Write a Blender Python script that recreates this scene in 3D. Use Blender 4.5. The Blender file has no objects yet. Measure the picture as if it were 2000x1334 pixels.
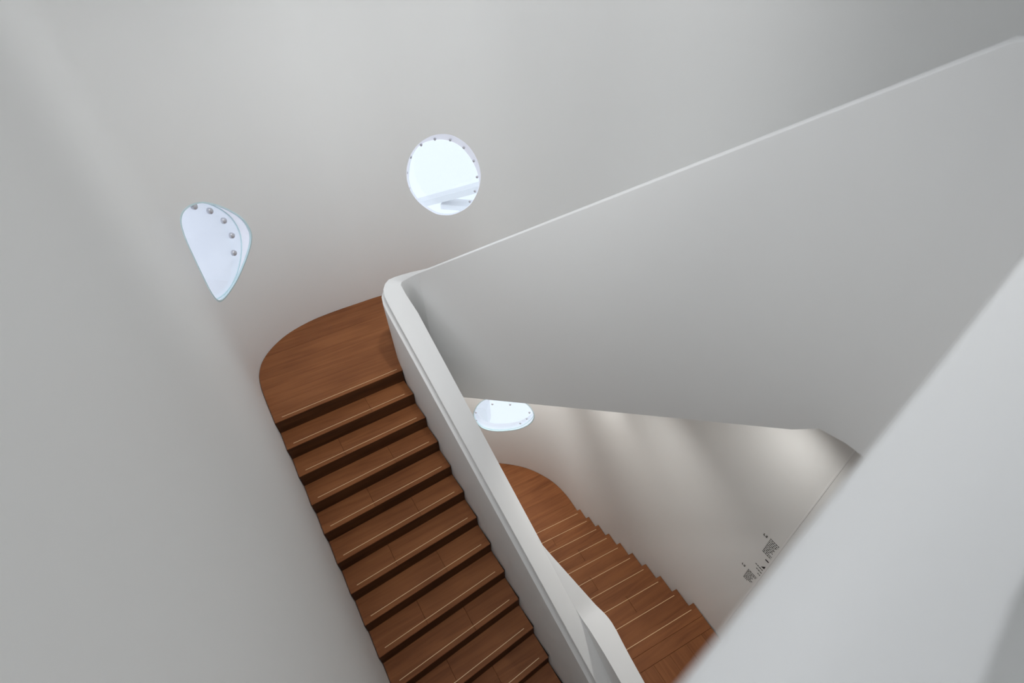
import bpy, bmesh, math, random
from mathutils import Vector, Matrix, geometry

random.seed(4)
SC = bpy.context.scene
COL = SC.collection

# ---------------------------------------------------------------- camera, world, light, exposure
CAM_Z = 8.38
cam_data = bpy.data.cameras.new('camera')
cam = bpy.data.objects.new('camera', cam_data)
COL.objects.link(cam)
RIGHT = Vector((0.87303226, -0.4860769, -0.03929267))
DOWN = Vector((-0.34290012, -0.55458615, -0.75819108))
FWD = Vector((0.34674799, 0.67539873, -0.65084743))
cam.matrix_world = Matrix((
    (RIGHT.x, -DOWN.x, -FWD.x, 0.0),
    (RIGHT.y, -DOWN.y, -FWD.y, 0.0),
    (RIGHT.z, -DOWN.z, -FWD.z, CAM_Z),
    (0, 0, 0, 1)))
cam_data.sensor_width = 36.0
cam_data.lens = 36.0 * 890.0 / 2000.0
cam_data.clip_start = 0.02
cam_data.clip_end = 200
cam_data.dof.use_dof = True
cam_data.dof.focus_distance = 5.6
cam_data.dof.aperture_fstop = 1.6
SC.camera = cam

world = bpy.data.worlds.new('sky')
SC.world = world
world.use_nodes = True
bg = world.node_tree.nodes['Background']
bg.inputs['Color'].default_value = (0.81, 0.87, 0.98, 1)
bg.inputs['Strength'].default_value = 1.25

SC.view_settings.view_transform = 'Standard'
SC.view_settings.look = 'None'
SC.view_settings.exposure = 0.03
SC.view_settings.gamma = 1.0
SC.view_settings.use_curve_mapping = False
SC.cycles.use_denoising = True
SC.cycles.max_bounces = 7
SC.cycles.diffuse_bounces = 5
SC.cycles.glossy_bounces = 2
SC.cycles.use_adaptive_sampling = True
SC.cycles.adaptive_threshold = 0.05
SC.cycles.adaptive_min_samples = 16
SC.cycles.caustics_reflective = False
SC.cycles.caustics_refractive = False

CEIL = 12.2
SKY_X0, SKY_X1, SKY_Y0, SKY_Y1 = -0.1, 1.3, -0.6, 5.2


# ---------------------------------------------------------------- materials
def new_mat(name):
    m = bpy.data.materials.new(name)
    m.use_nodes = True
    nt = m.node_tree
    return m, nt, nt.nodes['Principled BSDF']


def plaster_mat(name, col, rough=0.55, spec=0.25, bump=0.02):
    m, nt, b = new_mat(name)
    tc = nt.nodes.new('ShaderNodeTexCoord')
    n1 = nt.nodes.new('ShaderNodeTexNoise')
    n1.inputs['Scale'].default_value = 0.7
    n1.inputs['Detail'].default_value = 2
    nt.links.new(tc.outputs['Object'], n1.inputs['Vector'])
    mx = nt.nodes.new('ShaderNodeMix')
    mx.data_type = 'RGBA'
    mx.inputs[6].default_value = (col[0] * 0.985, col[1] * 0.985, col[2] * 0.985, 1)
    mx.inputs[7].default_value = (col[0], col[1], col[2], 1)
    nt.links.new(n1.outputs['Fac'], mx.inputs[0])
    nt.links.new(mx.outputs[2], b.inputs['Base Color'])
    b.inputs['Roughness'].default_value = rough
    b.inputs['Specular IOR Level'].default_value = spec
    if bump:
        n2 = nt.nodes.new('ShaderNodeTexNoise')
        n2.inputs['Scale'].default_value = 60
        nt.links.new(tc.outputs['Object'], n2.inputs['Vector'])
        bp = nt.nodes.new('ShaderNodeBump')
        bp.inputs['Strength'].default_value = bump
        bp.inputs['Distance'].default_value = 0.004
        nt.links.new(n2.outputs['Fac'], bp.inputs['Height'])
        nt.links.new(bp.outputs['Normal'], b.inputs['Normal'])
    return m


def wood_mat(name, dark, light, axis='x', rough=0.55):
    m, nt, b = new_mat(name)
    tc = nt.nodes.new('ShaderNodeTexCoord')
    info = nt.nodes.new('ShaderNodeObjectInfo')
    mp = nt.nodes.new('ShaderNodeMapping')
    mp.inputs['Scale'].default_value = (1.1, 16, 16) if axis == 'x' else (16, 1.1, 16)
    nt.links.new(tc.outputs['Object'], mp.inputs['Vector'])
    ofs = nt.nodes.new('ShaderNodeVectorMath')
    ofs.operation = 'MULTIPLY_ADD'
    nt.links.new(info.outputs['Random'], ofs.inputs[0])
    ofs.inputs[1].default_value = (37, 53, 71)
    nt.links.new(mp.outputs['Vector'], ofs.inputs[2])
    n1 = nt.nodes.new('ShaderNodeTexNoise')
    n1.inputs['Scale'].default_value = 1.0
    n1.inputs['Detail'].default_value = 5
    n1.inputs['Roughness'].default_value = 0.55
    n1.inputs['Distortion'].default_value = 0.6
    nt.links.new(ofs.outputs['Vector'], n1.inputs['Vector'])
    n2 = nt.nodes.new('ShaderNodeTexNoise')
    n2.inputs['Scale'].default_value = 1.6
    n2.inputs['Detail'].default_value = 2
    nt.links.new(tc.outputs['Object'], n2.inputs['Vector'])
    ad = nt.nodes.new('ShaderNodeMath')
    ad.operation = 'MULTIPLY_ADD'
    nt.links.new(n2.outputs['Fac'], ad.inputs[0])
    ad.inputs[1].default_value = 0.55
    nt.links.new(n1.outputs['Fac'], ad.inputs[2])
    rnd = nt.nodes.new('ShaderNodeMath')
    rnd.operation = 'MULTIPLY_ADD'
    nt.links.new(info.outputs['Random'], rnd.inputs[0])
    rnd.inputs[1].default_value = 0.07
    nt.links.new(ad.outputs[0], rnd.inputs[2])
    ramp = nt.nodes.new('ShaderNodeValToRGB')
    ramp.color_ramp.elements[0].position = 0.55
    ramp.color_ramp.elements[0].color = (*dark, 1)
    ramp.color_ramp.elements[1].position = 1.0
    ramp.color_ramp.elements[1].color = (*light, 1)
    nt.links.new(rnd.outputs[0], ramp.inputs['Fac'])
    nt.links.new(ramp.outputs['Color'], b.inputs['Base Color'])
    b.inputs['Roughness'].default_value = rough
    b.inputs['Specular IOR Level'].default_value = 0.2
    bp = nt.nodes.new('ShaderNodeBump')
    bp.inputs['Strength'].default_value = 0.06
    bp.inputs['Distance'].default_value = 0.002
    nt.links.new(n1.outputs['Fac'], bp.inputs['Height'])
    nt.links.new(bp.outputs['Normal'], b.inputs['Normal'])
    return m


def simple_mat(name, col, rough=0.5, metal=0.0, spec=0.5):
    m, nt, b = new_mat(name)
    tc = nt.nodes.new('ShaderNodeTexCoord')
    n = nt.nodes.new('ShaderNodeTexNoise')
    n.inputs['Scale'].default_value = 9
    nt.links.new(tc.outputs['Object'], n.inputs['Vector'])
    mx = nt.nodes.new('ShaderNodeMix')
    mx.data_type = 'RGBA'
    mx.inputs[6].default_value = (col[0] * 0.94, col[1] * 0.94, col[2] * 0.94, 1)
    mx.inputs[7].default_value = (*col, 1)
    nt.links.new(n.outputs['Fac'], mx.inputs[0])
    nt.links.new(mx.outputs[2], b.inputs['Base Color'])
    b.inputs['Roughness'].default_value = rough
    b.inputs['Metallic'].default_value = metal
    b.inputs['Specular IOR Level'].default_value = spec
    return m


def glass_mat(name):
    m = bpy.data.materials.new(name)
    m.use_nodes = True
    nt = m.node_tree
    nt.nodes.remove(nt.nodes['Principled BSDF'])
    out = nt.nodes['Material Output']
    tr = nt.nodes.new('ShaderNodeBsdfTransparent')
    tr.inputs['Color'].default_value = (0.96, 0.985, 0.99, 1)
    gl = nt.nodes.new('ShaderNodeBsdfGlossy')
    gl.inputs['Roughness'].default_value = 0.02
    mx = nt.nodes.new('ShaderNodeMixShader')
    mx.inputs[0].default_value = 0.06
    nt.links.new(tr.outputs[0], mx.inputs[1])
    nt.links.new(gl.outputs[0], mx.inputs[2])
    nt.links.new(mx.outputs[0], out.inputs['Surface'])
    return m


WHITE = plaster_mat('white_plaster', (0.91, 0.91, 0.895))
GUARD = plaster_mat('white_painted_guard', (0.91, 0.91, 0.90), rough=0.45, spec=0.3)
WOOD_X = wood_mat('brown_wood_across', (0.205, 0.071, 0.026), (0.320, 0.122, 0.045), 'x')
WOOD_Y = wood_mat('brown_wood_along', (0.205, 0.071, 0.026), (0.320, 0.122, 0.045), 'y')
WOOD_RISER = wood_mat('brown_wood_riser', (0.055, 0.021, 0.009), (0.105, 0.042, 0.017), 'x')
STRIP = simple_mat('pale_brass_inlay', (0.88, 0.62, 0.34), 0.35, 0.0, 0.6)
GAP = simple_mat('dark_joint', (0.02, 0.012, 0.008), 0.8)
REVEAL = plaster_mat('white_exterior_paint', (0.86, 0.86, 0.87), 0.5, 0.3, 0)


def lining_mat(name):
    """white translucent window lining: lets some daylight through"""
    m, nt, b = new_mat(name)
    out = nt.nodes['Material Output']
    tc = nt.nodes.new('ShaderNodeTexCoord')
    n1 = nt.nodes.new('ShaderNodeTexNoise')
    n1.inputs['Scale'].default_value = 3
    nt.links.new(tc.outputs['Object'], n1.inputs['Vector'])
    mc = nt.nodes.new('ShaderNodeMix')
    mc.data_type = 'RGBA'
    mc.inputs[6].default_value = (0.86, 0.85, 0.88, 1)
    mc.inputs[7].default_value = (0.90, 0.89, 0.92, 1)
    nt.links.new(n1.outputs['Fac'], mc.inputs[0])
    nt.links.new(mc.outputs[2], b.inputs['Base Color'])
    b.inputs['Roughness'].default_value = 0.5
    tr = nt.nodes.new('ShaderNodeBsdfTranslucent')
    nt.links.new(mc.outputs[2], tr.inputs['Color'])
    mx = nt.nodes.new('ShaderNodeMixShader')
    mx.inputs[0].default_value = 0.5
    nt.links.new(b.outputs[0], mx.inputs[1])
    nt.links.new(tr.outputs[0], mx.inputs[2])
    nt.links.new(mx.outputs[0], out.inputs['Surface'])
    return m


LINING = lining_mat('white_translucent_lining')
STUD = simple_mat('brushed_steel_stud', (0.68, 0.68, 0.72), 0.35, 0.45)
GLASS = glass_mat('window_glass')
GLASS_EDGE = simple_mat('pale_aqua_glass_edge', (0.72, 0.90, 0.93), 0.25, 0, 0.6)
INK = simple_mat('black_vinyl', (0.012, 0.012, 0.012), 0.6)
GREYINK = simple_mat('grey_vinyl', (0.055, 0.055, 0.05), 0.6)
LAMPWHITE = simple_mat('white_lamp_ring', (0.75, 0.75, 0.73), 0.5)


# ---------------------------------------------------------------- helpers
def mesh_obj(name, verts, faces, mat, parent=None, smooth=None):
    me = bpy.data.meshes.new(name)
    me.from_pydata([tuple(v) for v in verts], [], faces)
    me.materials.append(mat)
    me.validate()
    if smooth == 'all':
        for p in me.polygons:
            p.use_smooth = True
    me.update()
    o = bpy.data.objects.new(name, me)
    COL.objects.link(o)
    if parent is not None:
        o.parent = parent
    return o


def fix_normals(o):
    bm = bmesh.new()
    bm.from_mesh(o.data)
    bmesh.ops.recalc_face_normals(bm, faces=bm.faces)
    bm.to_mesh(o.data)
    bm.free()


def smooth_by_angle(o, deg=35):
    for p in o.data.polygons:
        p.use_smooth = True
    try:
        o.data.set_sharp_from_angle(angle=math.radians(deg))
    except Exception:
        pass


def tag(o, label=None, cat=None, group=None, kind=None):
    if label:
        o['label'] = label
    if cat:
        o['category'] = cat
    if group:
        o['group'] = group
    if kind:
        o['kind'] = kind
    return o


def empty(name, loc):
    o = bpy.data.objects.new(name, None)
    o.location = loc
    o.empty_display_size = 0.1
    COL.objects.link(o)
    return o


def adopt(child, parent):
    child.parent = parent
    child.matrix_parent_inverse = Matrix.Translation(parent.location).inverted()
    return child


def prism(name, poly, z0, z1, mat, parent=None, bevel=0.0):
    """vertical prism over a plan polygon [(x,y)]"""
    n = len(poly)
    v = [(x, y, z0) for x, y in poly] + [(x, y, z1) for x, y in poly]
    f = [tuple(range(n - 1, -1, -1)), tuple(range(n, 2 * n))]
    f += [(i, (i + 1) % n, n + (i + 1) % n, n + i) for i in range(n)]
    o = mesh_obj(name, v, f, mat)
    fix_normals(o)
    if bevel:
        bm = bmesh.new()
        bm.from_mesh(o.data)
        ed = [e for e in bm.edges if abs(e.verts[0].co.z - z1) < 1e-6 and abs(e.verts[1].co.z - z1) < 1e-6]
        bmesh.ops.bevel(bm, geom=ed, offset=bevel, segments=1, affect='EDGES')
        bm.to_mesh(o.data)
        bm.free()
    if parent is not None:
        adopt(o, parent)
    return o


def box(name, x0, x1, y0, y1, z0, z1, mat, parent=None):
    return prism(name, [(x0, y0), (x1, y0), (x1, y1), (x0, y1)], z0, z1, mat, parent)


def clip(poly, a, b, c):
    """keep the part of a polygon where a*x+b*y<=c"""
    out = []
    n = len(poly)
    for i in range(n):
        p, q = poly[i], poly[(i + 1) % n]
        dp = a * p[0] + b * p[1] - c
        dq = a * q[0] + b * q[1] - c
        if dp <= 0:
            out.append(p)
        if (dp < 0 < dq) or (dq < 0 < dp):
            t = dp / (dp - dq)
            out.append((p[0] + t * (q[0] - p[0]), p[1] + t * (q[1] - p[1])))
    return out


def dedupe(poly, eps=1e-4):
    out = []
    for p in poly:
        if not out or (abs(p[0] - out[-1][0]) + abs(p[1] - out[-1][1])) > eps:
            out.append(p)
    if len(out) > 1 and (abs(out[0][0] - out[-1][0]) + abs(out[0][1] - out[-1][1])) <= eps:
        out.pop()
    return out


def catmull(P, n, closed=False):
    P = [Vector(p) for p in P]
    m = len(P)
    out = []
    segs = m if closed else m - 1
    for i in range(segs):
        if closed:
            p0, p1, p2, p3 = P[(i - 1) % m], P[i], P[(i + 1) % m], P[(i + 2) % m]
        else:
            p1, p2 = P[i], P[i + 1]
            p0 = P[i - 1] if i > 0 else p1 * 2 - p2
            p3 = P[i + 2] if i + 2 < m else p2 * 2 - p1
        t0 = 0.0
        t1 = t0 + (p1 - p0).length ** 0.5
        t2 = t1 + (p2 - p1).length ** 0.5
        t3 = t2 + (p3 - p2).length ** 0.5
        for k in range(n):
            t = t1 + (t2 - t1) * k / n
            a1 = p0 * ((t1 - t) / (t1 - t0)) + p1 * ((t - t0) / (t1 - t0))
            a2 = p1 * ((t2 - t) / (t2 - t1)) + p2 * ((t - t1) / (t2 - t1))
            a3 = p2 * ((t3 - t) / (t3 - t2)) + p3 * ((t - t2) / (t3 - t2))
            b1 = a1 * ((t2 - t) / (t2 - t0)) + a2 * ((t - t0) / (t2 - t0))
            b2 = a2 * ((t3 - t) / (t3 - t1)) + a3 * ((t - t1) / (t3 - t1))
            out.append(b1 * ((t2 - t) / (t2 - t1)) + b2 * ((t - t1) / (t2 - t1)))
    if not closed:
        out.append(P[-1])
    return out


# ---------------------------------------------------------------- outer wall of the stairwell (plan curve)
PL = [(-0.4, -1.2), (-0.5065, 0.0), (-0.6365, 1.5), (-0.7665, 3.0), (-0.877, 4.274), (-0.925, 4.7), (-0.95, 5.0),
      (-0.945, 5.22), (-0.885, 5.46), (-0.74, 5.69), (-0.51, 5.895), (-0.2, 6.03), (0.1, 6.085), (0.56, 6.11),
      (0.96, 6.11), (1.4, 5.98), (1.85, 5.68), (2.27, 5.33), (2.5, 5.14), (2.73, 4.9), (2.92, 4.59), (3.04, 4.28),
      (3.09, 3.95), (3.085, 3.6), (3.05, 2.8), (3.0, 1.2), (2.96, 0.0), (2.92, -1.2)]
CURVE = [Vector((p.x, p.y)) for p in catmull([(x, y, 0) for x, y in PL], 12)]
ARC = [0.0]
for i in range(1, len(CURVE)):
    ARC.append(ARC[-1] + (CURVE[i] - CURVE[i - 1]).length)
TOTAL = ARC[-1]


def curve_at(s):
    s = min(max(s, 0.0), TOTAL)
    lo, hi = 0, len(ARC) - 1
    while hi - lo > 1:
        mid = (lo + hi) // 2
        if ARC[mid] <= s:
            lo = mid
        else:
            hi = mid
    t = (s - ARC[lo]) / (ARC[hi] - ARC[lo])
    return CURVE[lo].lerp(CURVE[hi], t)


def outward(s, h=0.03):
    d = (curve_at(s + h) - curve_at(s - h)).normalized()
    return Vector((-d.y, d.x))


def on_wall(s, z, out=0.0):
    c = curve_at(s)
    n = outward(s)
    return Vector((c.x + n.x * out, c.y + n.y * out, z))


def wall_x(y, side):
    """x of the left (0) or right (1) wall at a given y"""
    rng = range(1, len(CURVE)) if side == 0 else range(len(CURVE) - 1, 0, -1)
    for i in rng:
        a, b = CURVE[i - 1], CURVE[i]
        if (a.y - y) * (b.y - y) <= 0 and abs(a.y - b.y) > 1e-9:
            return a.x + (b.x - a.x) * (y - a.y) / (b.y - a.y)
    return -0.9 if side == 0 else 3.0


# window openings, outlined in wall coordinates (run along the wall, height)
H1 = [(9.474, 6.241), (9.506, 6.349), (9.567, 6.465), (9.665, 6.578), (9.789, 6.663), (9.915, 6.713), (10.035, 6.728),
      (10.141, 6.717), (10.252, 6.666), (10.349, 6.585), (10.422, 6.46), (10.458, 6.326), (10.46, 6.22), (10.425, 6.076),
      (10.363, 5.95), (10.271, 5.83), (10.143, 5.74), (10.017, 5.687), (9.908, 5.673), (9.79, 5.688), (9.67, 5.758),
      (9.559, 5.864), (9.489, 5.993), (9.464, 6.13)]
H2 = [(6.601, 6.431), (6.707, 6.49), (6.827, 6.506), (6.933, 6.496), (7.033, 6.469), (7.127, 6.417), (7.219, 6.343),
      (7.311, 6.246), (7.385, 6.135), (7.415, 6.034), (7.414, 5.918), (7.37, 5.818), (7.274, 5.702), (7.143, 5.594),
      (6.988, 5.507), (6.837, 5.465), (6.678, 5.462), (6.517, 5.516), (6.427, 5.602), (6.399, 5.738), (6.431, 5.92),
      (6.475, 6.123), (6.525, 6.31)]
H3 = [(10.134, 1.97), (9.996, 1.788), (9.905, 1.549), (9.894, 1.444), (9.946, 1.241), (10.035, 1.117), (10.174, 1.07),
      (10.375, 1.078), (10.603, 1.142), (10.819, 1.258), (10.979, 1.417), (11.098, 1.611), (11.143, 1.796),
      (11.116, 1.918), (11.026, 2.042), (10.86, 2.13), (10.62, 2.17), (10.36, 2.11)]


def dense(h):
    return [(p.x, p.y) for p in catmull([(a, b, 0) for a, b in h], 4, closed=True)]


HOLES = [dense(H1), dense(H2), dense(H3)]


def inside(poly, x, y):
    r = False
    n = len(poly)
    for i in range(n):
        x1, y1 = poly[i]
        x2, y2 = poly[(i + 1) % n]
        if (y1 > y) != (y2 > y) and x < (x2 - x1) * (y - y1) / (y2 - y1) + x1:
            r = not r
    return r


WALL_Z0, WALL_Z1 = -0.25, CEIL


def build_wall(name, s0, s1, holes):
    ns = max(2, int(round((s1 - s0) / 0.07)))
    zs = [WALL_Z0 + (WALL_Z1 - WALL_Z0) * j / 46 for j in range(47)]
    pts, edges = [], []
    for i in range(ns + 1):
        s = s0 + (s1 - s0) * i / ns
        for z in zs:
            if any(inside(h, s, z) or min((s - a) ** 2 + (z - b) ** 2 for a, b in h) < 0.0016 for h in holes):
                continue
            pts.append(Vector((s, z)))
    for h in holes:
        k = len(pts)
        pts += [Vector(p) for p in h]
        edges += [(k + i, k + (i + 1) % len(h)) for i in range(len(h))]
    vv, _, ff, _, _, _ = geometry.delaunay_2d_cdt(pts, edges, [], 0, 1e-6)
    keep = []
    for f in ff:
        cx = sum(vv[i].x for i in f) / len(f)
        cy = sum(vv[i].y for i in f) / len(f)
        if any(inside(h, cx, cy) for h in holes):
            continue
        keep.append(tuple(f))
    verts = [on_wall(v.x, v.y) for v in vv]
    o = mesh_obj(name, verts, keep, WHITE, smooth='all')
    me = o.data
    nor = []
    for v in vv:
        n = outward(v.x)
        nor.append((-n.x, -n.y, 0.0))
    # face winding towards the room
    flip = 0
    for p in me.polygons:
        n = outward(vv[p.vertices[0]].x)
        if p.normal.x * n.x + p.normal.y * n.y > 0:
            flip += 1
    if flip > len(me.polygons) / 2:
        me.flip_normals()
    me.normals_split_custom_set_from_vertices(nor)
    tag(o, kind='structure')
    return o


wl = build_wall('wall_left', 0.0, 5.6, [])
tag(wl, 'tall smooth white wall running beside the upper stair flight', 'wall')
wb = build_wall('wall_back', 5.6, 11.9, HOLES)
tag(wb, 'curved white back wall pierced by three round windows', 'wall')
wr = build_wall('wall_right', 11.9, TOTAL, [])
tag(wr, 'white wall with black lettering beside the lower stair flight', 'wall')
wf = prism('wall_front', [(-0.6, -1.2), (3.1, -1.2), (3.1, -1.35), (-0.6, -1.35)], WALL_Z0, CEIL, WHITE)
tag(wf, 'plain white wall behind the viewpoint closing the stairwell', 'wall', kind='structure')

# ceiling with a rectangular skylight opening: four slabs round the opening joined into one ceiling, plus an added shading slab
cv, cf = [], []


def add_box(v, f, x0, x1, y0, y1, z0, z1):
    k = len(v)
    v += [(x0, y0, z0), (x1, y0, z0), (x1, y1, z0), (x0, y1, z0), (x0, y0, z1), (x1, y0, z1), (x1, y1, z1), (x0, y1, z1)]
    f += [(k, k + 3, k + 2, k + 1), (k + 4, k + 5, k + 6, k + 7), (k, k + 1, k + 5, k + 4), (k + 1, k + 2, k + 6, k + 5),
          (k + 2, k + 3, k + 7, k + 6), (k + 3, k, k + 4, k + 7)]


add_box(cv, cf, -1.1, SKY_X0, -1.3, 6.3, CEIL, CEIL + 0.2)
add_box(cv, cf, SKY_X1, 3.2, -1.3, 6.3, CEIL, CEIL + 0.2)
add_box(cv, cf, SKY_X0, SKY_X1, -1.3, SKY_Y0, CEIL, CEIL + 0.2)
add_box(cv, cf, SKY_X0, SKY_X1, SKY_Y1, 6.3, CEIL, CEIL + 0.2)
add_box(cv, cf, 2.1, 3.15, -1.3, 2.0, 9.7, 9.95)  # added slab, out of view, hung low to shade the upper right wall
ce = mesh_obj('ceiling', cv, cf, WHITE)
tag(ce, 'white ceiling of the stairwell with a rectangular skylight and an added shading slab', 'ceiling', kind='structure')

# ---------------------------------------------------------------- stair dimensions
RUN, RISE = 0.28, 0.1771
L1Z = 4.428          # upper landing
MIDZ = 1.771         # landing at the head of the lower flight
AY0 = 4.3466         # upper landing nosing, right end
A_XR, A_TR = 0.6518, 0.0813
A_SK, A_RL = -0.0727, 0.2855


def a_right(k):
    return Vector((A_XR + A_TR * k * RUN, AY0 - k * RUN))


def a_left(k):
    y = AY0 + A_SK - k * A_RL
    return Vector((wall_x(y, 0), y))


def board(name, quad, ztop, th, mat, parent, bevel=0.003):
    return prism(name, quad, ztop - th, ztop, mat, parent, bevel)


def along(a, b, t):
    return (a.x + (b.x - a.x) * t, a.y + (b.y - a.y) * t)


def stair_step(parent, nl, nr, bl, br, ztop, seam, gap=0.006, strip=True, over=0.003, face=1, inset=(0.055, 0.06),
               mat=WOOD_X):
    """one step: two tread boards, an inlay strip and the riser below its nosing.
    nl,nr nosing ends, bl,br rear ends (plan)"""
    w = (nr - nl).length
    u = (nr - nl) / w
    fwd = ((nl + nr) - (bl + br)).normalized()
    g = gap / w
    a0, a1 = along(nl, nr, g), along(nl, nr, 1 - g)
    b0, b1 = along(bl, br, g), along(bl, br, 1 - g)
    A0, A1, B0, B1 = Vector(a0) + fwd * over, Vector(a1) + fwd * over, Vector(b0), Vector(b1)
    j = 0.0006 / w
    m0, m1 = along(A0, A1, seam - j), along(B0, B1, seam - j)
    n0, n1 = along(A0, A1, seam + j), along(B0, B1, seam + j)
    board('tread_board', [tuple(A0), m0, m1, tuple(B0)], ztop, 0.036, mat, parent)
    board('tread_board', [n0, tuple(A1), tuple(B1), n1], ztop, 0.036, mat, parent)
    # riser board under the nosing
    r0, r1 = Vector(a0) + fwd * (over + 0.001), Vector(a1) + fwd * (over + 0.001)
    q0, q1 = r0 - fwd * 0.02, r1 - fwd * 0.02
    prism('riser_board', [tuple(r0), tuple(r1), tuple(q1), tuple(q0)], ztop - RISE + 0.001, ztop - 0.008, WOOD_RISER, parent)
    if strip:
        s0 = Vector(along(A0, A1, inset[0])) - fwd * 0.05
        s1 = Vector(along(A0, A1, 1 - inset[1])) - fwd * 0.05
        t0, t1 = s0 - fwd * 0.0065, s1 - fwd * 0.0065
        prism('inlay_strip', [tuple(s0), tuple(s1), tuple(t1), tuple(t0)], ztop - 0.004, ztop + 0.0012, STRIP, parent)


# ---------------------------------------------------------------- upper flight (left)
NA = 15
fa = empty('stair_flight', (-0.1, 2.2, MIDZ))
tag(fa, 'dark brown wooden stair flight with pale inlay lines descending from the upper landing', 'stairs')
for k in range(1, NA):
    seam = 0.36 + 0.02 * math.sin(k * 5.1) if k % 2 == 0 else 0.66 + 0.03 * math.sin(k * 3.3)
    stair_step(fa, a_left(k), a_right(k), a_left(k - 1), a_right(k - 1), L1Z - k * RISE, seam)

# stepped carriage under the treads
v, f = [], []
prof = []
for k in range(0, NA + 1):
    prof.append(k)
va = []
fa_faces = []
for k in range(1, NA):
    zt = L1Z - k * RISE - 0.037
    p0, p1, p2, p3 = a_left(k), a_right(k), a_right(k - 1), a_left(k - 1)
    kk = len(va)
    zb = zt - 0.34
    va += [(p0.x + .004, p0.y + .021, zb), (p1.x + .02, p1.y + .021, zb), (p2.x + .02, p2.y + .021, zb + RISE), (p3.x + .004, p3.y + .021, zb + RISE),
           (p0.x + .004, p0.y + .021, zt), (p1.x + .02, p1.y + .021, zt), (p2.x + .02, p2.y + .021, zt), (p3.x + .004, p3.y + .021, zt)]
    fa_faces += [(kk, kk + 3, kk + 2, kk + 1), (kk + 4, kk + 5, kk + 6, kk + 7), (kk, kk + 1, kk + 5, kk + 4),
                 (kk + 1, kk + 2, kk + 6, kk + 5), (kk + 2, kk + 3, kk + 7, kk + 6), (kk + 3, kk, kk + 4, kk + 7)]
ca = mesh_obj('carriage', va, fa_faces, GAP)
adopt(ca, fa)

# ---------------------------------------------------------------- upper landing
la = empty('landing', (0.2, 5.2, L1Z))
tag(la, 'brown wooden upper landing with rounded corner below the teardrop window', 'landing')
s_a = 0.0
left0 = a_left(0)
wall_pts = []
s = 0.0
while s <= TOTAL:
    c = curve_at(s)
    if c.y >= left0.y - 1e-6 and s < 11.0:
        n = outward(s)
        wall_pts.append((c.x - n.x * 0.007, c.y - n.y * 0.007))
    s += 0.05
right0 = a_right(0)
east_end = (2.25, 5.05)
wall_pts = [p for p in wall_pts if p[0] < 2.3]
fw0 = Vector((left0.x - right0.x, left0.y - right0.y)).normalized()
nose = Vector((fw0.y, -fw0.x))
if nose.y > 0:
    nose = -nose
LN = Vector((left0.x + 0.006, left0.y)) + nose * 0.003
RN = Vector((right0.x, right0.y)) + nose * 0.003
outline = [tuple(LN)] + wall_pts + [(2.2, 5.0), (1.05, 4.6), (0.75, 4.5), tuple(RN)]
outline = dedupe(outline)
# boards parallel to the nosing
ax = Vector((-(LN - RN).y, (LN - RN).x)).normalized()
if ax.y < 0:
    ax = -ax
base_d = ax.dot(RN)
d0 = base_d - 0.05
cuts = [base_d - 0.2, base_d + 0.30, base_d + 0.62, base_d + 0.94, base_d + 1.26, base_d + 1.58, base_d + 2.2]
for i in range(len(cuts) - 1):
    pc = clip(outline, -ax.x, -ax.y, -(cuts[i] + 0.0008))
    pc = clip(pc, ax.x, ax.y, cuts[i + 1] - 0.0008)
    pc = dedupe(pc)
    if len(pc) > 2:
        o = board('plank', pc, L1Z, 0.036, WOOD_X, la, 0)
s0 = along(LN, RN, 0.055)
s1 = along(LN, RN, 0.97)
S0, S1 = Vector(s0) - nose * 0.05, Vector(s1) - nose * 0.05
T0, T1 = S0 - nose * 0.0065, S1 - nose * 0.0065
prism('inlay_strip', [tuple(S0), tuple(S1), tuple(T1), tuple(T0)], L1Z - 0.004, L1Z + 0.0012, STRIP, la)
r0, r1 = Vector((left0.x + 0.006, left0.y)) + nose * 0.004, Vector((right0.x, right0.y)) + nose * 0.004
q0, q1 = r0 - nose * 0.02, r1 - nose * 0.02
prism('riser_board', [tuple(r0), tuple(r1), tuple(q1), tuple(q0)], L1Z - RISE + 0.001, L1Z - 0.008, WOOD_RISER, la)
slab_out = [(left0.x - 0.05, left0.y + 0.021)] + [(p[0], p[1]) for p in wall_pts] + [(2.2, 5.0), (1.05, 4.6), (0.75, 4.5), (right0.x, right0.y + 0.021)]
# push the slab edge just into the wall
slab = prism('slab', dedupe(slab_out), L1Z - 0.30, L1Z - 0.037, GAP, la)

# ---------------------------------------------------------------- lower flight (right)
ZXE, ZY0, ZPZ = 3.0694, 3.4909, -0.0654


def z_right(k):
    y = ZY0 - k * RUN
    return Vector((wall_x(y, 1), y))


def z_left(k):
    r = z_right(k)
    w = r.x - 1.16
    return Vector((1.16, r.y - w * ZPZ))


fz = empty('stair_flight', (2.2, 2.2, 0.0))
tag(fz, 'lighter brown wooden stair flight rising beside the wall with lettering, below the white balustrade', 'stairs')
for k in range(0, 9):
    seam = 0.62 + 0.05 * math.sin(k * 4.7) if k % 2 else 0.40 + 0.05 * math.sin(k * 2.1)
    stair_step(fz, z_left(k), z_right(k), z_left(k + 1), z_right(k + 1), (k + 1) * RISE, seam, over=0.003,
               inset=(0.03, 0.045))
    p0, p1, p2, p3 = z_left(k), z_right(k), z_right(k + 1), z_left(k + 1)
    prism('carriage', [(p0.x, p0.y - .021), (p1.x - .004, p1.y - .021), (p2.x - .004, p2.y - .021), (p3.x, p3.y - .021)],
          0.0 if k < 2 else (k - 1) * RISE, (k + 1) * RISE - 0.037, GAP, fz)

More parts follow.
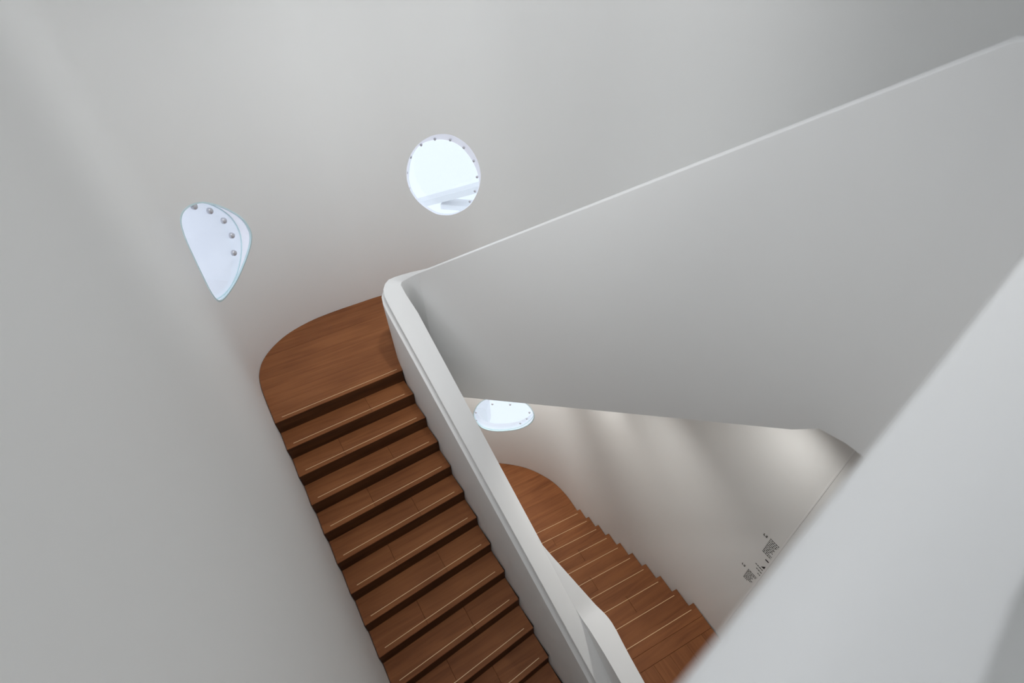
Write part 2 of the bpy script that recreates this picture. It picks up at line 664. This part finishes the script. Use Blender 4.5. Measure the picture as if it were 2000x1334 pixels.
# landing at the head of the lower flight
lm = empty('landing', (2.0, 0.0, MIDZ))
tag(lm, 'brown boarded landing at the head of the lower flight, half hidden by the near parapet', 'landing')
nl, nr = z_left(9), z_right(9)
u = (nr - nl).normalized()
fwd = Vector((-u.y, u.x))
if fwd.y < 0:
    fwd = -fwd
A0, A1 = nl + fwd * 0.012, nr + fwd * 0.012 - u * 0.006
B0, B1 = nl - fwd * 0.155, nr - fwd * 0.155 - u * 0.006
C0, C1 = nl - fwd * 0.31, nr - fwd * 0.31 - u * 0.006
board('plank', [tuple(A0), tuple(A1), tuple(B1), tuple(B0)], MIDZ, 0.036, WOOD_X, lm)
board('plank', [tuple(B0 - fwd * .0015), tuple(B1 - fwd * .0015), tuple(C1), tuple(C0)], MIDZ, 0.036, WOOD_X, lm)
xs = [1.0, 1.28, 1.57, 1.80, 2.06, 2.30, 2.56, 2.80, 3.1]
region = [tuple(C0 - fwd * .002), tuple(C1 - fwd * .002), (2.925, -1.15), (1.0, -1.15)]
for i in range(len(xs) - 1):
    pc = clip(region, -1, 0, -(xs[i] + 0.001))
    pc = clip(pc, 1, 0, xs[i + 1] - 0.001)
    pc = dedupe(pc)
    if len(pc) > 2:
        board('plank', pc, MIDZ, 0.036, WOOD_Y, lm, 0.0015)
s0, s1 = along(A0, A1, 0.03), along(A0, A1, 0.955)
S0, S1 = Vector(s0) - fwd * 0.05, Vector(s1) - fwd * 0.05
prism('inlay_strip', [tuple(S0), tuple(S1), tuple(S1 - fwd * .0065), tuple(S0 - fwd * .0065)], MIDZ - 0.004, MIDZ + 0.0012, STRIP, lm)
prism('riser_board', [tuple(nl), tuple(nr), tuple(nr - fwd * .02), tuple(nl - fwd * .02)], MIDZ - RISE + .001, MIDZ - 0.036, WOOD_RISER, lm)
prism('slab', [(nl.x, nl.y - .021), (nr.x + .02, nr.y - .021), (2.95, -1.2), (-0.5, -1.2), (-.55, .1), (nl.x, .1)], MIDZ - 0.3, MIDZ - 0.037, GAP, lm)

# ---------------------------------------------------------------- bottom floor with curved corner
fl = prism('floor', [(p.x, p.y) for p in CURVE[::4]], -0.25, -0.037, GAP)
tag(fl, 'brown boarded lower floor with rounded corner under the oval window', 'floor', kind='structure')
outl = [(wall_x(y, 1) - .007, y) for y in [1.0, 2.0, 3.0, 3.4]]
sv = 12.6
while sv > 8.0:
    c = curve_at(sv)
    n = outward(sv)
    outl.append((c.x - n.x * .007, c.y - n.y * .007))
    sv -= 0.06
outl += [(0.2, 6.0), (0.2, 1.0)]
outl = dedupe([p for p in outl])
zu = (z_right(0) - z_left(0)).normalized()
zn = Vector((-zu.y, zu.x))
c0 = zn.dot(z_right(0))
dd = [c0 - 2.8, c0 - 0.9, c0 - 0.02, c0 + 0.28, c0 + 0.56, c0 + 0.84, c0 + 1.12, c0 + 1.40, c0 + 1.70, c0 + 2.0, c0 + 2.4, c0 + 3.0]
for i in range(len(dd) - 1):
    pc = clip(outl, -zn.x, -zn.y, -(dd[i] + .0008))
    pc = clip(pc, zn.x, zn.y, dd[i + 1] - .0008)
    pc = dedupe(pc)
    if len(pc) > 2:
        o = prism('plank', pc, -0.037, 0.0, WOOD_X)
        o.parent = fl

# ---------------------------------------------------------------- balustrade (one continuous white guard)
SL = RISE / RUN
bal = empty('balustrade', (1.0, 2.2, MIDZ))
tag(bal, 'continuous white balustrade folding from the upper flight into the next flight above', 'balustrade')


def cap_z(y):
    return L1Z + 0.90 - (AY0 - y) * SL


SECT = []   # (outer/stair-side cap point, inner/well-side cap point, z cap, z base stair side, z bottom well side, base lean)
ys = [-0.25 + i * 0.23 for i in range(20)] + [4.25]
for y in ys:
    L = Vector((0.71 + (4.45 - y) * 0.1025, y))
    R_ = Vector((0.96 + (4.58 - y) * 0.0803, y))
    base = Vector((A_XR + A_TR * (AY0 - y), y))
    zc = cap_z(y)
    SECT.append((L, R_, zc, base, zc - 1.10, zc - 1.45))
APEX = [((0.716, 4.46), (0.957, 4.50), 5.372, (0.668, 4.44)),
        ((0.721, 4.593), (0.957, 4.60), 5.392, (0.680, 4.60)),
        ((0.748, 4.725), (0.960, 4.67), 5.398, (0.705, 4.74)),
        ((0.801, 4.829), (0.962, 4.705), 5.400, (0.765, 4.85)),
        ((0.861, 4.872), (0.980, 4.724), 5.415, (0.84, 4.895)),
        ((0.935, 4.850), (1.008, 4.708), 5.440, (0.94, 4.89)),
        ((1.020, 4.787), (1.040, 4.660), 5.480, (1.04, 4.83)),
        ((1.111, 4.683), (1.073, 4.585), 5.540, (1.135, 4.69)),
        ((1.192, 4.545), (1.094, 4.480), 5.612, (1.20, 4.56))]
for L, R_, z, b in APEX:
    SECT.append((Vector(L), Vector(R_), z, Vector(b), L1Z - 0.05, L1Z - 0.42))
# next flight's guard: starts at B0, heads south-east while rising
BD = Vector((math.cos(-1.2594), math.sin(-1.2594)))
BN = Vector((-BD.y, BD.x))          # towards the far side
BP = Vector((1.1065, 4.355))
BZ = 5.696
B_H = 1.993
B_END = (Vector((2.267, 0.748)) - BP).length
B_W = 0.135
BSL = SL
SB = []
for i in range(0, 26):
    t = B_END * i / 25
    p = BP + BD * t
    z = BZ + BSL * t
    SB.append((p + BN * B_W, p.copy(), z, p + BN * (B_W + .01), z - 1.25, z - B_H))
END_Z = BZ + BSL * B_END

cap_profile_n = None


def section_points(L, R_, zc, base, zb, zw):
    d = (L - R_)
    w = d.length
    uo = d / w if w > 1e-6 else Vector((1, 0))
    P = []

    def add(pt, z):
        P.append((pt.x, pt.y, z))
    add(base, zb)
    add(L + uo * 0.040, zc - 0.106)
    add(L + uo * 0.038, zc - 0.099)
    add(L + uo * 0.032, zc - 0.096)
    add(L + uo * 0.010, zc - 0.098)
    add(L - uo * 0.014, zc - 0.092)
    add(L - uo * 0.016, zc - 0.030)
    add(L - uo * 0.002, zc - 0.016)
    add(L + uo * 0.000, zc - 0.007)
    add(L - uo * 0.006, zc)
    add(R_ + uo * 0.005, zc)
    add(R_ + uo * 0.001, zc - 0.002)
    add(R_, zc - 0.007)
    add(R_, zw)
    return P


def loft(name, sections, mat, parent, deg=40, cap=True):
    rows = [section_points(*s) for s in sections]
    n = len(rows[0])
    v = [p for r in rows for p in r]
    f = []
    for i in range(len(rows) - 1):
        for j in range(n):
            a, b = i * n + j, i * n + (j + 1) % n
            f.append((a, b, b + n, a + n))
    if cap:
        f.append(tuple(range(n - 1, -1, -1)))
        k = (len(rows) - 1) * n
        f.append(tuple(k + j for j in range(n)))
    o = mesh_obj(name, v, f, mat)
    fix_normals(o)
    smooth_by_angle(o, deg)
    adopt(o, parent)
    return o


g1 = loft('guard_panel', SECT + SB[:1], GUARD, bal, 30)

# guard of the flight above continues into the landing parapet in front of the viewpoint
NEAR_Z = 8.06
SB2 = list(SB)
ENDP = BP + BD * B_END
turn = [((2.420, 0.66), (2.300, 0.640), END_Z + 0.014),
        ((2.46, 0.50), (2.330, 0.50), END_Z + 0.016),
        ((2.44, 0.33), (2.325, 0.40), END_Z + 0.012),
        ((2.34, 0.22), (2.28, 0.36), END_Z + 0.005),
        ((2.19, 0.185), (2.18, 0.335), NEAR_Z + 0.0),
        ((1.9, 0.16), (1.88, 0.312), NEAR_Z),
        ((1.2, 0.055), (1.18, 0.198), NEAR_Z),
        ((0.806, -0.005), (0.806, 0.135), NEAR_Z),
        ((0.53, -0.030), (0.53, 0.089), NEAR_Z),
        ((0.32, -0.053), (0.323, 0.056), NEAR_Z),
        ((0.2, -0.075), (0.2, 0.036), NEAR_Z),
        ((0.0, -0.11), (0.0, 0.004), NEAR_Z),
        ((-0.3, -0.16), (-0.3, -0.045), NEAR_Z),
        ((-0.6, -0.21), (-0.6, -0.095), NEAR_Z)]
LAND_Z = 7.09
SOF_Z = 6.205
for L, R_, z in turn:
    SB2.append((Vector(L), Vector(R_), z, Vector(L), LAND_Z - 0.1, SOF_Z))


def loft_plain(name, sections, mat, parent):
    rows = []
    for (L, R_, zc, base, zb, zw) in sections:
        d = (L - R_)
        w = d.length
        uo = d / w
        P = []
        for pt, z in ((base, zb), (L, zc - .010), (L - uo * .003, zc - .003), (L - uo * .010, zc), (R_ + uo * .010, zc),
                      (R_ + uo * .003, zc - .003), (R_, zc - .010), (R_, zw)):
            P.append((pt.x, pt.y, z))
        rows.append(P)
    n = len(rows[0])
    v = [p for r in rows for p in r]
    f = []
    for i in range(len(rows) - 1):
        for j in range(n):
            a, b = i * n + j, i * n + (j + 1) % n
            f.append((a, b, b + n, a + n))
    f.append(tuple(range(n - 1, -1, -1)))
    k = (len(rows) - 1) * n
    f.append(tuple(k + j for j in range(n)))
    o = mesh_obj(name, v, f, mat)
    fix_normals(o)
    smooth_by_angle(o, 30)
    adopt(o, parent)
    return o


g2 = loft_plain('guard_panel', SB2, GUARD, bal)

# spine: second guard that leaves the upper flight's guard low down and stays level
SP_ROWS = [  # (y, left x, right x) of the spine's top, north to south
    (1.90, 1.165, 1.170), (1.843, 1.170, 1.180), (1.72, 1.178, 1.225), (1.599, 1.186, 1.272), (1.48, 1.194, 1.318), (1.40, 1.200, 1.349),
    (1.33, 1.206, 1.376), (1.27, 1.212, 1.399), (1.213, 1.219, 1.418), (1.17, 1.223, 1.433), (1.13, 1.226, 1.445), (1.09, 1.229, 1.453),
    (1.05, 1.230, 1.458), (1.01, 1.231, 1.460), (0.93, 1.231, 1.455), (0.84, 1.231, 1.443), (0.713, 1.228, 1.429), (0.587, 1.223, 1.418),
    (0.481, 1.218, 1.409), (0.2, 1.205, 1.385), (-0.2, 1.19, 1.36)]


def spine_z(y):
    w = 0.07
    t = (y - 1.213) / w
    if t >= 1:
        return cap_z(y)
    if t <= -1:
        return cap_z(1.213)
    return cap_z(1.213) + SL * w * (t + 1) ** 2 / 4


v, f = [], []
for (y, xl_, xr_) in SP_ROWS:
    zt = spine_z(y) + 0.0008
    zb = MIDZ - 0.3 if y < 0.95 else zt - 1.5
    v += [(xl_, y, zb), (xl_, y, zt - 0.004), (xl_ + 0.002, y, zt), (xr_ - 0.004, y, zt), (xr_ - 0.001, y, zt - 0.002), (xr_, y, zt - 0.007), (xr_, y, zb)]
for i in range(len(SP_ROWS) - 1):
    for j in range(7):
        p, q = i * 7 + j, i * 7 + (j + 1) % 7
        f.append((p, q, q + 7, p + 7))
f.append(tuple(range(6, -1, -1)))
f.append(tuple((len(SP_ROWS) - 1) * 7 + j for j in range(7)))
o = mesh_obj('guard_panel', v, f, GUARD)
fix_normals(o)
smooth_by_angle(o, 30)
adopt(o, bal)

# ---------------------------------------------------------------- body of the flight above (white soffit) and its landing
nb = empty('stair_flight', (2.2, 2.5, L1Z))
tag(nb, 'white underside of the flight above, sloping up from the upper landing', 'stairs')
vv_, ff_ = [], []
rows = 24
for i in range(rows + 1):
    t = -0.15 + (B_END + 0.15) * i / rows
    p = BP + BD * t + BN * 0.02
    y = p.y
    far = Vector((wall_x(min(y + 0.9, 4.4) if t < 0.8 else y, 1) + 0.02, p.y + (0.5 if t < 0.5 else 0.0)))
    far = Vector((wall_x(p.y, 1) - 0.001, p.y)) if p.y < 4.6 else Vector((2.95, p.y))
    zt = BZ + BSL * t - 0.98
    zb = BZ + BSL * t - B_H
    vv_ += [(p.x, p.y, zb), (p.x, p.y, zt), (far.x, far.y, zt), (far.x, far.y, zb)]
for i in range(rows):
    a = i * 4
    ff_ += [(a, a + 4, a + 5, a + 1), (a + 1, a + 5, a + 6, a + 2), (a + 2, a + 6, a + 7, a + 3), (a + 3, a + 7, a + 4, a)]
ff_ += [(0, 1, 2, 3), (rows * 4 + 3, rows * 4 + 2, rows * 4 + 1, rows * 4)]
o = mesh_obj('soffit', vv_, ff_, WHITE)
fix_normals(o)
adopt(o, nb)

nl_ = empty('landing', (1.0, -0.5, LAND_Z))
tag(nl_, 'pale landing behind the blurred near parapet', 'landing')
prism('slab', [(-0.6, -1.2), (3.0, -1.2), (3.0, 0.74), (2.36, 0.70), (2.37, 0.45), (2.30, 0.31), (2.18, 0.26), (1.88, 0.24), (0.8, 0.06), (-0.6, -0.15)],
      SOF_Z, LAND_Z, WHITE, nl_)

# slim vertical edge bead on the lettered wall
BEAD = plaster_mat('bright_white_bead', (0.95, 0.95, 0.94), 0.35, 0.5, 0)
bx_, by_ = wall_x(0.572, 1), 0.572
bead = prism('trim_1', [(bx_ - 0.003, by_ + 0.006), (bx_ - 0.003, by_ - 0.006), (bx_ + 0.002, by_ - 0.008), (bx_ + 0.002, by_ + 0.008)], MIDZ + 0.3, SOF_Z - 0.02, BEAD)
tag(bead, 'thin bright vertical bead beside the lettering, along the near parapet edge', 'trim', kind='structure')

# ---------------------------------------------------------------- windows


def rim(ring, a, root):
    """pale aqua glass edge lining the mouth of the opening"""
    n = len(ring)
    c = sum(ring, Vector((0, 0, 0))) / n
    e0 = [p - a * 0.002 for p in ring]
    e1 = [c + (p - c) * 0.968 - a * 0.002 for p in ring]
    e2 = [c + (p - c) * 0.968 + a * 0.022 for p in ring]
    v = e0 + e1 + e2
    f = []
    for r in range(2):
        for i in range(n):
            j = (i + 1) % n
            f.append((r * n + i, r * n + j, (r + 1) * n + j, (r + 1) * n + i))
    o = mesh_obj('rim', v, f, GLASS_EDGE)
    fix_normals(o)
    adopt(o, root)


def build_window(name, hole, axis, plane, label, depth_out=0.22, inner=None, studs=(), stud_r=0.02, dome=True, edge=False):
    a = Vector((axis[0], axis[1], 0)).normalized()
    ring0 = [on_wall(s, z) for s, z in hole]
    n = len(ring0)

    def to_plane(p, d):
        return p + a * (d - p.dot(a))
    if inner is None:
        ring1 = [to_plane(p, plane) for p in ring0]
    else:
        ring1 = [Vector(p) for p in inner]
    c1 = sum(ring1, Vector((0, 0, 0))) / n
    ring2 = [p + a * depth_out for p in ring1]
    root = empty(name, tuple(c1))
    tag(root, label, 'window', kind='structure')
    # lining: loft wall opening -> pane -> outside
    v = ring0 + ring1 + ring2
    f = []
    for r in range(2):
        for i in range(n):
            j = (i + 1) % n
            f.append((r * n + i, r * n + j, (r + 1) * n + j, (r + 1) * n + i))
    o = mesh_obj('lining', v, f, LINING)
    smooth_by_angle(o, 40)
    adopt(o, root)
    # pane: a glass disc just inside the lining
    pr = [c1 + (p - c1) * 0.996 - a * 0.004 for p in ring1]
    pane = mesh_obj('pane', pr + [p + a * 0.012 for p in pr],
                    [tuple(range(n)), tuple(range(2 * n - 1, n - 1, -1))], GLASS)
    adopt(pane, root)
    if edge:
        rim(ring0, a, root)
        e0 = [c1 + (p - c1) * 0.999 - a * 0.012 for p in ring1]
        e1 = [c1 + (p - c1) * 0.972 - a * 0.012 for p in ring1]
        vv = e0 + e1 + [p + a * 0.01 for p in e0] + [p + a * 0.01 for p in e1]
        ff = []
        for i in range(n):
            j = (i + 1) % n
            ff += [(i, j, n + j, n + i), (2 * n + i, 3 * n + i, 3 * n + j, 2 * n + j), (n + i, n + j, 3 * n + j, 3 * n + i), (i, 2 * n + i, 2 * n + j, j)]
        ee = mesh_obj('pane_edge', vv, ff, GLASS_EDGE)
        fix_normals(ee)
        adopt(ee, pane)
    # studs
    if studs:
        up = Vector((0, 0, 1))
        side = a.cross(up).normalized()
        me = bpy.data.meshes.new('stud')
        vv, ff = [], []
        prof = [(1.0, 0.0), (1.0, 0.5), (0.85, 0.85), (0.5, 1.05), (0.0, 1.12)] if dome else [(0.8, 0), (0.8, 0.8), (1.0, 0.9), (1.0, 1.5), (0.0, 1.6)]
        m = 14
        for (r, h) in prof[:-1]:
            for i in range(m):
                an = 2 * math.pi * i / m
                p = side * (math.cos(an) * r * stud_r) + up * (math.sin(an) * r * stud_r) - a * (h * stud_r)
                vv.append(tuple(p))
        vv.append(tuple(-a * (prof[-1][1] * stud_r)))
        for r in range(len(prof) - 2):
            for i in range(m):
                j = (i + 1) % m
                ff.append((r * m + i, r * m + j, (r + 1) * m + j, (r + 1) * m + i))
        k = (len(prof) - 2) * m
        for i in range(m):
            ff.append((k + i, k + (i + 1) % m, len(vv) - 1))
        me.from_pydata(vv, [], ff)
        me.materials.append(STUD)
        me.update()
        bmx = bmesh.new()
        bmx.from_mesh(me)
        bmesh.ops.recalc_face_normals(bmx, faces=bmx.faces)
        bmx.to_mesh(me)
        bmx.free()
        for p in me.polygons:
            p.use_smooth = True
        for s_ in studs:
            so = bpy.data.objects.new('stud', me)
            COL.objects.link(so)
            so.location = Vector(s_) - a * (0.045 if inner is not None else 0.006)
            adopt(so, pane)
    return root


W1_INNER = [(1.65, 6.005, 6.141), (1.686, 5.976, 6.298), (1.741, 5.93, 6.43), (1.823, 5.863, 6.537), (1.908, 5.792, 6.595),
            (1.997, 5.718, 6.62), (2.083, 5.648, 6.626), (2.165, 5.58, 6.604), (2.244, 5.514, 6.552), (2.312, 5.458, 6.456),
            (2.363, 5.416, 6.342), (2.393, 5.391, 6.225), (2.401, 5.385, 6.148), (2.39, 5.393, 6.025), (2.348, 5.429, 5.901),
            (2.275, 5.489, 5.778), (2.175, 5.571, 5.684), (2.076, 5.653, 5.631), (1.99, 5.724, 5.619), (1.897, 5.801, 5.632),
            (1.801, 5.881, 5.701), (1.711, 5.955, 5.805), (1.656, 6.001, 5.935), (1.642, 6.012, 6.072)]
W1_INNER_D = [tuple(p) for p in catmull(W1_INNER, 4, closed=True)]
build_window('window_1', HOLES[0], (0.63710169, 0.77077976), 5.68,
             'round window with small steel studs above the balustrade corner', 0.05, W1_INNER_D,
             [(2.018, 5.702, 6.648), (2.169, 5.576, 6.643), (2.295, 5.472, 6.555), (2.382, 5.4, 6.396), (2.400, 5.385, 6.193),
              (2.365, 5.415, 6.003), (2.300, 5.468, 5.858), (1.715, 5.95, 5.827), (1.66, 5.996, 6.009), (1.668, 5.99, 6.218),
              (1.74, 5.931, 6.422), (1.87, 5.823, 6.576)], 0.016, dome=False)
build_window('window_2', HOLES[1], (-0.79798366, 0.60267909), 4.061,
             'teardrop-looking window with domed studs in the rounded left corner', 1.15, None,
             [(-0.789, 5.693, 6.459), (-0.688, 5.828, 6.33), (-0.615, 5.924, 6.156), (-0.607, 5.934, 5.962), (-0.662, 5.861, 5.782)],
             0.036, dome=True, edge=True)
build_window('window_3', HOLES[2], (0.63252202, 0.77454237), 5.612,
             'oval window cut off by the white underside, above the lower landing', 0.16, None,
             [(2.829, 4.935, 1.729), (2.788, 4.969, 1.538), (2.685, 5.053, 1.376), (2.546, 5.167, 1.896), (2.28, 5.384, 1.851),
              (2.007, 5.607, 1.552), (1.995, 5.616, 1.319)], 0.021, dome=True, edge=True)


# things outside the windows
def bar(name, p, q, h, d, mat):
    p, q = Vector(p), Vector(q)
    ax_ = (q - p).normalized()
    nrm = Vector((0.637, 0.771, 0))
    up = nrm.cross(ax_).normalized()
    if up.z < 0:
        up = -up
    v = []
    for b in (p, q):
        for sx, sy in ((0, -1), (1, -1), (1, 0), (0, 0)):
            v.append(tuple(b + nrm * (d * sx) + up * (h * sy)))
    f = [(0, 1, 2, 3), (7, 6, 5, 4), (0, 4, 5, 1), (1, 5, 6, 2), (2, 6, 7, 3), (3, 7, 4, 0)]
    o = mesh_obj(name, v, f, mat)
    fix_normals(o)
    return o


ob = bar('roof_beam', (2.0, 8.205, 4.80), (3.6, 6.883, 5.41), 0.11, 0.25, REVEAL)
tag(ob, 'pale sloping roof beam seen outside through the round window', 'beam')
ob2 = bar('roof_upstand', (2.62, 7.70, 4.885), (3.30, 7.13, 4.855), 0.09, 0.3, REVEAL)
tag(ob2, 'short pale upstand outside below the sloping beam', 'beam')
ob3 = bar('terrace_block', (2.25, 6.68, 0.50), (2.56, 6.43, 0.50), 0.62, 0.3, REVEAL)
tag(ob3, 'pale grey block outside behind the oval window', 'block')

# ---------------------------------------------------------------- downlights under the flight above
def downlight(x, y, z, power, label, spot=80, rad=0.05):
    root = empty('downlight', (x, y, z))
    tag(root, label, 'lamp', 'recessed downlights under the white soffit')
    m = 20
    v, f = [], []
    for r, h in ((rad * 1.25, 0.0), (rad * 1.25, -0.008), (rad * 0.95, -0.008), (rad * 0.85, 0.0)):
        for i in range(m):
            an = 2 * math.pi * i / m
            v.append((x + math.cos(an) * r, y + math.sin(an) * r, z + h))
    for r in range(3):
        for i in range(m):
            j = (i + 1) % m
            f.append((r * m + i, r * m + j, (r + 1) * m + j, (r + 1) * m + i))
    o = mesh_obj('trim_ring', v, f, LAMPWHITE)
    fix_normals(o)
    adopt(o, root)
    ld = bpy.data.lights.new('downlight_bulb', 'SPOT')
    ld.energy = power
    ld.spot_size = math.radians(spot)
    ld.spot_blend = 1.0
    ld.shadow_soft_size = rad
    ld.color = (1.0, 0.985, 0.95)
    lo = bpy.data.objects.new('downlight_bulb', ld)
    COL.objects.link(lo)
    lo.location = (x, y, z - 0.03)
    adopt(lo, root)


def fill_spot(loc, target, power, cone, label, colour=(0.97, 0.985, 1.0)):  # lamps added out of view to brighten landing, balustrade and walls
    """added fill light, out of view, shaped as a can below the ceiling"""
    root = empty('added_fill_spotlight', loc)
    tag(root, label, 'lamp', 'added fill spotlights out of view below the ceiling')
    d = (Vector(target) - Vector(loc)).normalized()
    q = d.to_track_quat('-Z', 'Y').to_matrix()
    v, f = [], []
    m = 20
    for r, h in ((0.04, 0.22), (0.17, 0.22), (0.19, 0.0), (0.175, 0.0), (0.165, 0.05)):
        for i in range(m):
            an = 2 * math.pi * i / m
            p = Vector(loc) + q @ Vector((math.cos(an) * r, math.sin(an) * r, h - 0.03))
            v.append(tuple(p))
    for r in range(4):
        for i in range(m):
            j = (i + 1) % m
            f.append((r * m + i, r * m + j, (r + 1) * m + j, (r + 1) * m + i))
    o = mesh_obj('can', v, f, LAMPWHITE)
    fix_normals(o)
    adopt(o, root)
    box('stem', loc[0] - .012, loc[0] + .012, loc[1] - .012, loc[1] + .012, loc[2] + 0.08, CEIL, LAMPWHITE, root)
    ld = bpy.data.lights.new('fill_spot_bulb', 'SPOT')
    ld.energy = power
    ld.spot_size = math.radians(cone)
    ld.spot_blend = 1.0
    ld.shadow_soft_size = 0.16
    ld.color = colour
    lo = bpy.data.objects.new('fill_spot_bulb', ld)
    COL.objects.link(lo)
    lo.location = Vector(loc) + d * 0.06
    lo.rotation_euler = d.to_track_quat('-Z', 'Y').to_euler()
    adopt(lo, root)


fill_spot((1.9, 2.6, CEIL - 0.4), (-0.2, 5.5, 5.2), 330, 60, 'added unseen fill spotlight aimed at the upper landing')
fill_spot((-0.1, 1.6, CEIL - 0.4), (1.95, 1.5, 4.2), 240, 55, 'added unseen fill spotlight aimed at the sloping balustrade')
fill_spot((2.0, 0.8, CEIL - 0.4), (-0.6, 1.2, 6.5), 145, 80, 'added unseen fill spotlight aimed at the left wall')
fill_spot((0.4, 1.0, CEIL - 0.4), (2.6, 5.0, 7.0), 450, 70, 'added unseen fill spotlight aimed at the round window wall')


def soffit_z(y):
    t = (BP.y - y) / -BD.y
    return BZ + BSL * t - B_H


downlight(1.45, 4.75, L1Z - 0.30, 260, 'added round fill lamp, unseen, under the upper landing', 150, 0.22)  # added lamp, out of view, lifting the wall around the lower floor
downlight(2.60, 3.40, soffit_z(3.40), 40, 'recessed downlight under the soffit near the oval window', 125)
downlight(2.12, 2.25, soffit_z(2.25), 55, 'recessed downlight under the soffit midway along the lower flight', 125)
downlight(2.48, 0.98, soffit_z(0.98), 39, 'recessed downlight under the soffit near the lettering', 120)

# ---------------------------------------------------------------- lettering on the right-hand wall
sign = empty('wall_lettering', tuple(on_wall(15.3, 3.7)))
tag(sign, 'small black directory lettering and arrow on the right-hand white wall', 'sign')


def wall_quads(name, rects, mat, th=0.0015):
    """flat print on the wall: list of polygons in (run along wall, height)"""
    v, f = [], []
    for poly in rects:
        k = len(v)
        m = len(poly)
        for (s_, z_) in poly:
            v.append(tuple(on_wall(s_, z_, -0.0006)))
        for (s_, z_) in poly:
            v.append(tuple(on_wall(s_, z_, -0.0006 - th)))
        f.append(tuple(range(k, k + m)))
        f.append(tuple(range(k + 2 * m - 1, k + m - 1, -1)))
        for i in range(m):
            j = (i + 1) % m
            f.append((k + i, k + j, k + m + j, k + m + i))
    o = mesh_obj(name, v, f, mat)
    fix_normals(o)
    adopt(o, sign)
    return o


def rect(s0, s1, z0, z1):
    return [(s0, z0), (s1, z0), (s1, z1), (s0, z1)]


def paragraph(name, s0, z_top, rows_, pitch, seed, mat):
    rr = random.Random(seed)
    q = []
    for r, length in enumerate(rows_):
        z1 = z_top - r * pitch
        s_ = s0
        while s_ < s0 + length:
            w = rr.uniform(0.008, 0.024)
            q.append(rect(s_, min(s_ + w, s0 + length), z1 - 0.0105, z1))
            s_ += w + 0.0055
    return wall_quads(name, q, mat)


def stroke(s0, z0, s1, z1, w):
    dx, dz = s1 - s0, z1 - z0
    L_ = math.hypot(dx, dz)
    nx, nz = -dz / L_ * w / 2, dx / L_ * w / 2
    return [(s0 + nx, z0 + nz), (s0 - nx, z0 - nz), (s1 - nx, z1 - nz), (s1 + nx, z1 + nz)]


paragraph('text_block', 15.259, 4.078, [.094, .094, .088, .074, .090, .078, .085, .066, .093, .094], 0.0262, 3, GREYINK)
paragraph('text_block', 15.249, 3.401, [.104, .10, .072, .082, .070, .096, .082, .05], 0.0245, 8, GREYINK)
paragraph('text_block', 15.272, 3.589, [.085], 0.02, 11, GREYINK)
paragraph('text_block', 15.300, 3.537, [.065], 0.02, 12, GREYINK)
paragraph('text_block', 15.335, 3.485, [.03], 0.02, 13, GREYINK)
# level marks: L and a digit
for s0, z0 in ((15.196, 4.042), (15.178, 3.374)):
    lw = 0.006
    wall_quads('level_mark', [stroke(s0, z0 + .024, s0, z0 - .003, lw), stroke(s0, z0, s0 + .014, z0, lw),
                              stroke(s0 + .019, z0 + .023, s0 + .033, z0 + .023, lw), stroke(s0 + .033, z0 + .025, s0 + .033, z0 + .012, lw),
                              stroke(s0 + .033, z0 + .013, s0 + .020, z0 + .002, lw), stroke(s0 + .019, z0, s0 + .036, z0, lw)], GREYINK)
wall_quads('dash_mark', [rect(15.322, 15.358, 3.756, 3.772)], INK)
wall_quads('arrow_mark', [[(15.327, 3.617), (15.358, 3.672), (15.360, 3.624)]], INK)
